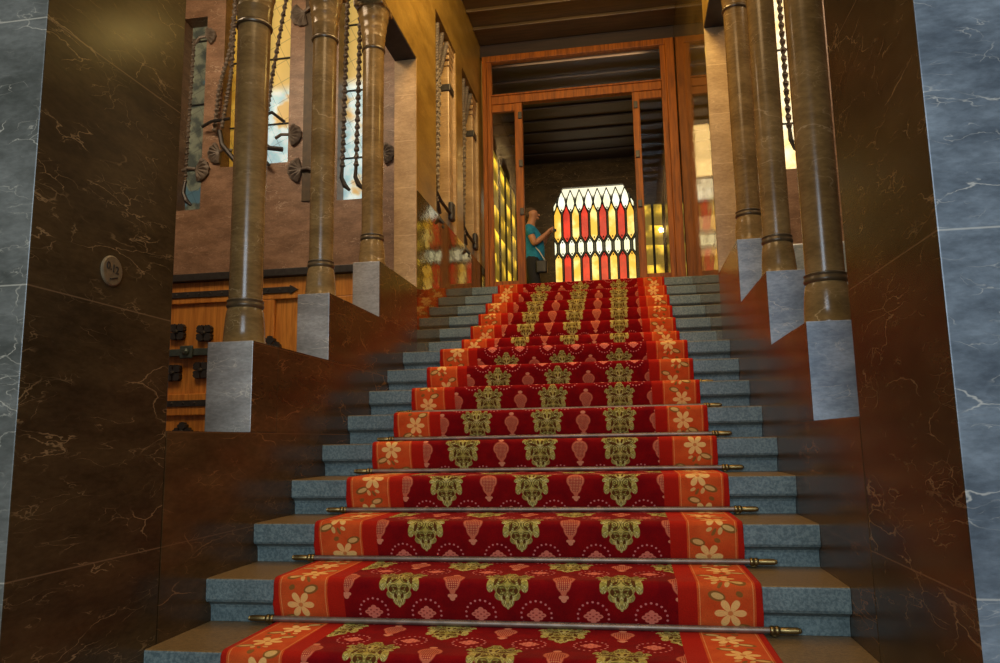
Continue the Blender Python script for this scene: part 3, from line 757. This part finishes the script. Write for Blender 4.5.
# ------------------------------------------------------------------ plaque on the left pillar
pl = empty('oval_plaque', (-HW, -.605, 1.025), 'small worn oval plaque with dark numerals on the left pillar', 'plaque')
b = BM(); prof2 = [(.048, 0), (.048, .004), (.044, .007)]
for r0 in (0,):
    rings = []
    for (rr, h) in prof2:
        rings.append([b.verts.new((-HW+h, -.605+rr*.98*math.cos(2*PI*k/32), 1.025+rr*1.0*math.sin(2*PI*k/32))) for k in range(32)])
    for A, Bq in zip(rings, rings[1:]):
        for k in range(32): b.faces.new([A[k], A[(k+1) % 32], Bq[(k+1) % 32], Bq[k]])
    b.faces.new(rings[-1]); b.faces.new(rings[0][::-1])
build('disc', b, M['plaque'], pl)
b = BM()
for txt, yy, zz, size in (('0.', -.018, .002, .034), ('1', .002, -.004, .036), ('2', .018, -.006, .034)):
    cu = bpy.data.curves.new('engraving', 'FONT'); cu.body = txt; cu.size = size; cu.extrude = .0008; cu.align_x = 'CENTER'
    to = bpy.data.objects.new('engraving', cu); col.objects.link(to); bpy.context.view_layer.update()
    tm = to.to_mesh().copy(); tm.transform(Matrix.Translation((-HW+.0078, -.605+yy, 1.025+zz)) @ Matrix.Rotation(PI/2, 4, 'Z') @ Matrix.Rotation(PI/2, 4, 'X'))
    b.from_mesh(tm); to.to_mesh_clear(); bpy.data.objects.remove(to)
build('numerals', b, M['engrave'], pl)
b = BM(); tube(b, [(-HW+.008, -.605-.012, .998), (-HW+.008, -.605+.022, 1.008)], .002, 6); build('underline', b, M['engrave'], pl)

# ------------------------------------------------------------------ person
def skin(name, chains, mat, parent, sub=2, root=0):
    verts, edges, rad, idx = [], [], [], {}
    for chn in chains:
        prev = None
        for (p, r) in chn:
            key = tuple(round(q, 4) for q in p)
            if key not in idx: idx[key] = len(verts); verts.append(p); rad.append(r)
            k = idx[key]
            if prev is not None and prev != k: edges.append((prev, k))
            prev = k
    me = bpy.data.meshes.new(name); me.from_pydata(verts, edges, [])
    me.materials.append(mat)
    o = bpy.data.objects.new(name, me); col.objects.link(o); o.parent = parent
    md = o.modifiers.new('Skin', 'SKIN'); md.use_smooth_shade = True
    sv = me.skin_vertices[0].data
    for k, r in enumerate(rad):
        sv[k].radius = (r, r) if not isinstance(r, tuple) else r; sv[k].use_root = (k == root)
    sd = o.modifiers.new('Subdivision', 'SUBSURF'); sd.levels = sub; sd.render_levels = sub
    bpy.context.view_layer.update()
    dg = bpy.context.evaluated_depsgraph_get(); ev = o.evaluated_get(dg)
    nm = bpy.data.meshes.new_from_object(ev, depsgraph=dg); o.modifiers.clear(); o.data = nm
    for q in nm.polygons: q.use_smooth = True
    return o
pr = empty('person', (-.83, 7.7, ZT), 'person in a teal blue T-shirt beyond the door screen holding up a small camera', 'person')
# local axes: faces +x, left/right along y
pel = (0, 0, .93)
def leg(sy, f): return [(pel, (.13, .105)), ((.0, sy*.09, .86), .088), ((.015+f, sy*.10, .50), .060), ((-.02+f, sy*.10, .12), .040), ((-.03+f, sy*.10, .05), .04), ((.11+f, sy*.11, .03), .034), ((.16+f, sy*.11, .025), .024)]
spine = [(pel, (.13, .105)), ((.015, 0, 1.08), (.135, .115)), ((-.01, 0, 1.28), (.14, .11)), ((-.03, 0, 1.42), (.09, .07)), ((-.01, 0, 1.48), .055), ((.02, 0, 1.56), .06), ((.025, 0, 1.625), (.112, .092)), ((.015, 0, 1.69), (.085, .072))]
hand = {}
def arm(sy):
    return [((-.03, 0, 1.42), (.09, .07)), ((-.03, sy*.16, 1.39), .055), ((.05, sy*.21, 1.18), .050), ((.06, sy*.21, 1.13), .046), ((.17, sy*.12, 1.25), .037), ((.215, sy*.07, 1.31), .027), ((.245, sy*.055, 1.345), (.032, .024)), ((.275, sy*.05, 1.375), (.03, .022))]
body = [spine, leg(-1, .05), leg(1, -.06), arm(-1), arm(1)]
fingers = []
for sy in (-1, 1):
    for q in range(4):
        z0 = 1.360+q*.011; L = (.030, .038, .040, .034)[q]
        fingers.append([((.275, sy*.05, 1.375), (.03, .022)), ((.295, sy*.052, z0+.005), .0085), ((.295+L*.6, sy*.045, z0+.012), .0080), ((.295+L*.75, sy*.020, z0+.012), .0070)])
    fingers.append([((.245, sy*.055, 1.345), (.032, .024)), ((.255, sy*.030, 1.340), .010), ((.285, sy*.022, 1.350), .0085)])
skin('body', body+fingers, M['skin'], pr)
# face details, one continuous head; ear, nose and brow
b = BM()
W0 = Vector(pr.location)
def blob(bm, c, r, seg=12):
    m = Matrix.Translation(W0+Vector(c)) @ Matrix.Diagonal((*r, 1)); bmesh.ops.create_uvsphere(bm, u_segments=seg, v_segments=8, radius=1, matrix=m)
blob(b, (.112, 0, 1.612), (.015, .011, .018)); build('nose', b, M['skin'], pr, True)
b = BM(); blob(b, (.088, 0, 1.565), (.028, .03, .016)); build('chin', b, M['skin'], pr, True)
for sy in (-1, 1):
    b = BM(); blob(b, (.02, sy*.078, 1.615), (.014, .01, .027)); build('ear', b, M['skin'], pr, True)
    b = BM(); blob(b, (.096, sy*.03, 1.64), (.009, .012, .007)); build('eye', b, M['black'], pr, True)
b = BM(); blob(b, (-.012, 0, 1.668), (.094, .083, .062), 20); blob(b, (-.045, 0, 1.62), (.058, .078, .06), 20); build('hair', b, M['hair'], pr, True)
skin('shirt', [[((0, 0, .88), (.19, .175)), ((.0, 0, .98), (.19, .17)), ((.018, 0, 1.10), (.19, .165)), ((-.01, 0, 1.28), (.185, .15)), ((-.03, 0, 1.41), (.11, .10)), ((-.02, 0, 1.455), (.066, .062))],
               [((-.03, 0, 1.41), (.10, .09)), ((-.03, -.165, 1.39), .072), ((.035, -.205, 1.25), .066)], [((-.03, 0, 1.41), (.10, .09)), ((-.03, .165, 1.39), .072), ((.035, .205, 1.25), .066)]], M['shirt'], pr)
def tleg(sy, f): return [((0, 0, .93), (.165, .145)), ((.0, sy*.09, .84), .108), ((.015+f, sy*.10, .50), .082), ((-.02+f, sy*.10, .10), .066)]
skin('trousers', [tleg(-1, .05), tleg(1, -.06), [((0, 0, .93), (.165, .145)), ((.01, 0, 1.04), (.155, .14))]], M['trousers'], pr)
b = BM()
for sy, f in ((-1, .05), (1, -.06)):
    c = W0+Vector((.05+f, sy*.105, 0)); lathe(b, [(.05, 0), (.055, .02), (.05, .05), (.03, .09)], c, 20)
    for v in b.verts[-80:]: v.co.x = c.x+(v.co.x-c.x)*2.4
build('shoes', b, M['black'], pr, True)
cam_o = empty('compact_camera', (pr.location.x+.322, 7.7, ZT+1.372), 'small dark camera held up in the hands of the person in teal blue', 'camera')
c = Vector(cam_o.location)
build('camera_body', B1(c.x-.012, c.x+.014, c.y-.05, c.y+.05, c.z-.028, c.z+.032, .005), M['black'], cam_o)
b = BM(); lathe(b, [(.022, .014), (.022, .030), (.018, .036)], c, 20, 'x'); build('lens', b, M['black'], cam_o, True)
bag = empty('shoulder_bag', (pr.location.x+.14, 7.7-.15, ZT+.80), 'small black bag at the waist of the person in teal blue', 'bag'); c = Vector(bag.location)
build('pouch', B1(c.x-.07, c.x+.09, c.y-.05, c.y+.03, c.z-.08, c.z+.10, .02), M['black'], bag)
b = BM(); tube(b, [(c.x+.08, c.y, c.z+.02), (c.x+.05, c.y-.01, c.z+.12), (c.x-.02, c.y-.01, c.z+.24), (c.x-.07, c.y, c.z+.30)], .009, 8); build('strap', b, M['white'], bag)

# ------------------------------------------------------------------ lights
def area(name, loc, target, size, power, colr, sy=None):
    l = bpy.data.lights.new(name, 'AREA'); l.energy = power; l.color = colr; l.size = size
    if sy: l.shape = 'RECTANGLE'; l.size_y = sy
    o = bpy.data.objects.new(name, l); col.objects.link(o); o.location = loc
    o.rotation_euler = (Vector(target)-Vector(loc)).to_track_quat('-Z', 'Y').to_euler(); return o
def point(name, loc, power, colr, r=.08):
    l = bpy.data.lights.new(name, 'POINT'); l.energy = power; l.color = colr; l.shadow_soft_size = r
    o = bpy.data.objects.new(name, l); col.objects.link(o); o.location = loc; return o
area('daylight_entrance', (.3, -5.2, 1.9), (0, 1, .8), 2.8, 190, (.68, .84, 1.0), 2.4)
area('warm_stair_light', (0, .6, 4.95), (0, .6, 0), 1.4, 50, (1.0, .62, .26), 2.0)
area('warm_landing_light', (0, 2.5, 5.0), (0, 4.6, 2.4), 1.4, 135, (1.0, .66, .25), 1.4)
point('gallery_lamp_right', (1.05, 2.20, 3.66), 11, (1.0, .72, .22), .035)
area('warm_entrance_light', (0, -1.9, 4.6), (0, -.2, 0), 1.4, 38, (1.0, .64, .30))
area('gallery_light_left', (-2.8, 1.0, 4.6), (-2.6, 3.0, 2.4), 1.4, 75, (1.0, .74, .48))
area('gallery_light_right', (2.6, 1.6, 4.6), (2.2, 2.9, 2.4), 1.0, 45, (1.0, .72, .45))
area('room_light', (0, 5.70, 5.06), (-.4, 8.6, 2.6), 1.6, 26, (1.0, .74, .42), .12)
w = bpy.data.worlds.new('world'); bpy.context.scene.world = w; w.use_nodes = True
w.node_tree.nodes['Background'].inputs[0].default_value = (.45, .5, .55, 1); w.node_tree.nodes['Background'].inputs[1].default_value = .05

# ------------------------------------------------------------------ camera
cd = bpy.data.cameras.new('camera'); co = bpy.data.objects.new('camera', cd); col.objects.link(co)
cd.sensor_width = 36; cd.lens = 745.637*36/1000; cd.clip_start = .02
yaw, pit, rol = .1689, .1459, -.0176
fw = Vector((-math.sin(yaw)*math.cos(pit), math.cos(yaw)*math.cos(pit), math.sin(pit))); rt = Vector((math.cos(yaw), math.sin(yaw), 0)); up = rt.cross(fw)
r2 = rt*math.cos(rol)+up*math.sin(rol); u2 = up*math.cos(rol)-rt*math.sin(rol)
m = Matrix((r2, u2, -fw)).transposed().to_4x4(); m.translation = (.44624, -2.62846, .48234)
co.matrix_world = m
bpy.context.scene.camera = co
vs = bpy.context.scene.view_settings; vs.view_transform = 'Standard'; vs.look = 'None'; vs.exposure = 0; vs.gamma = 1
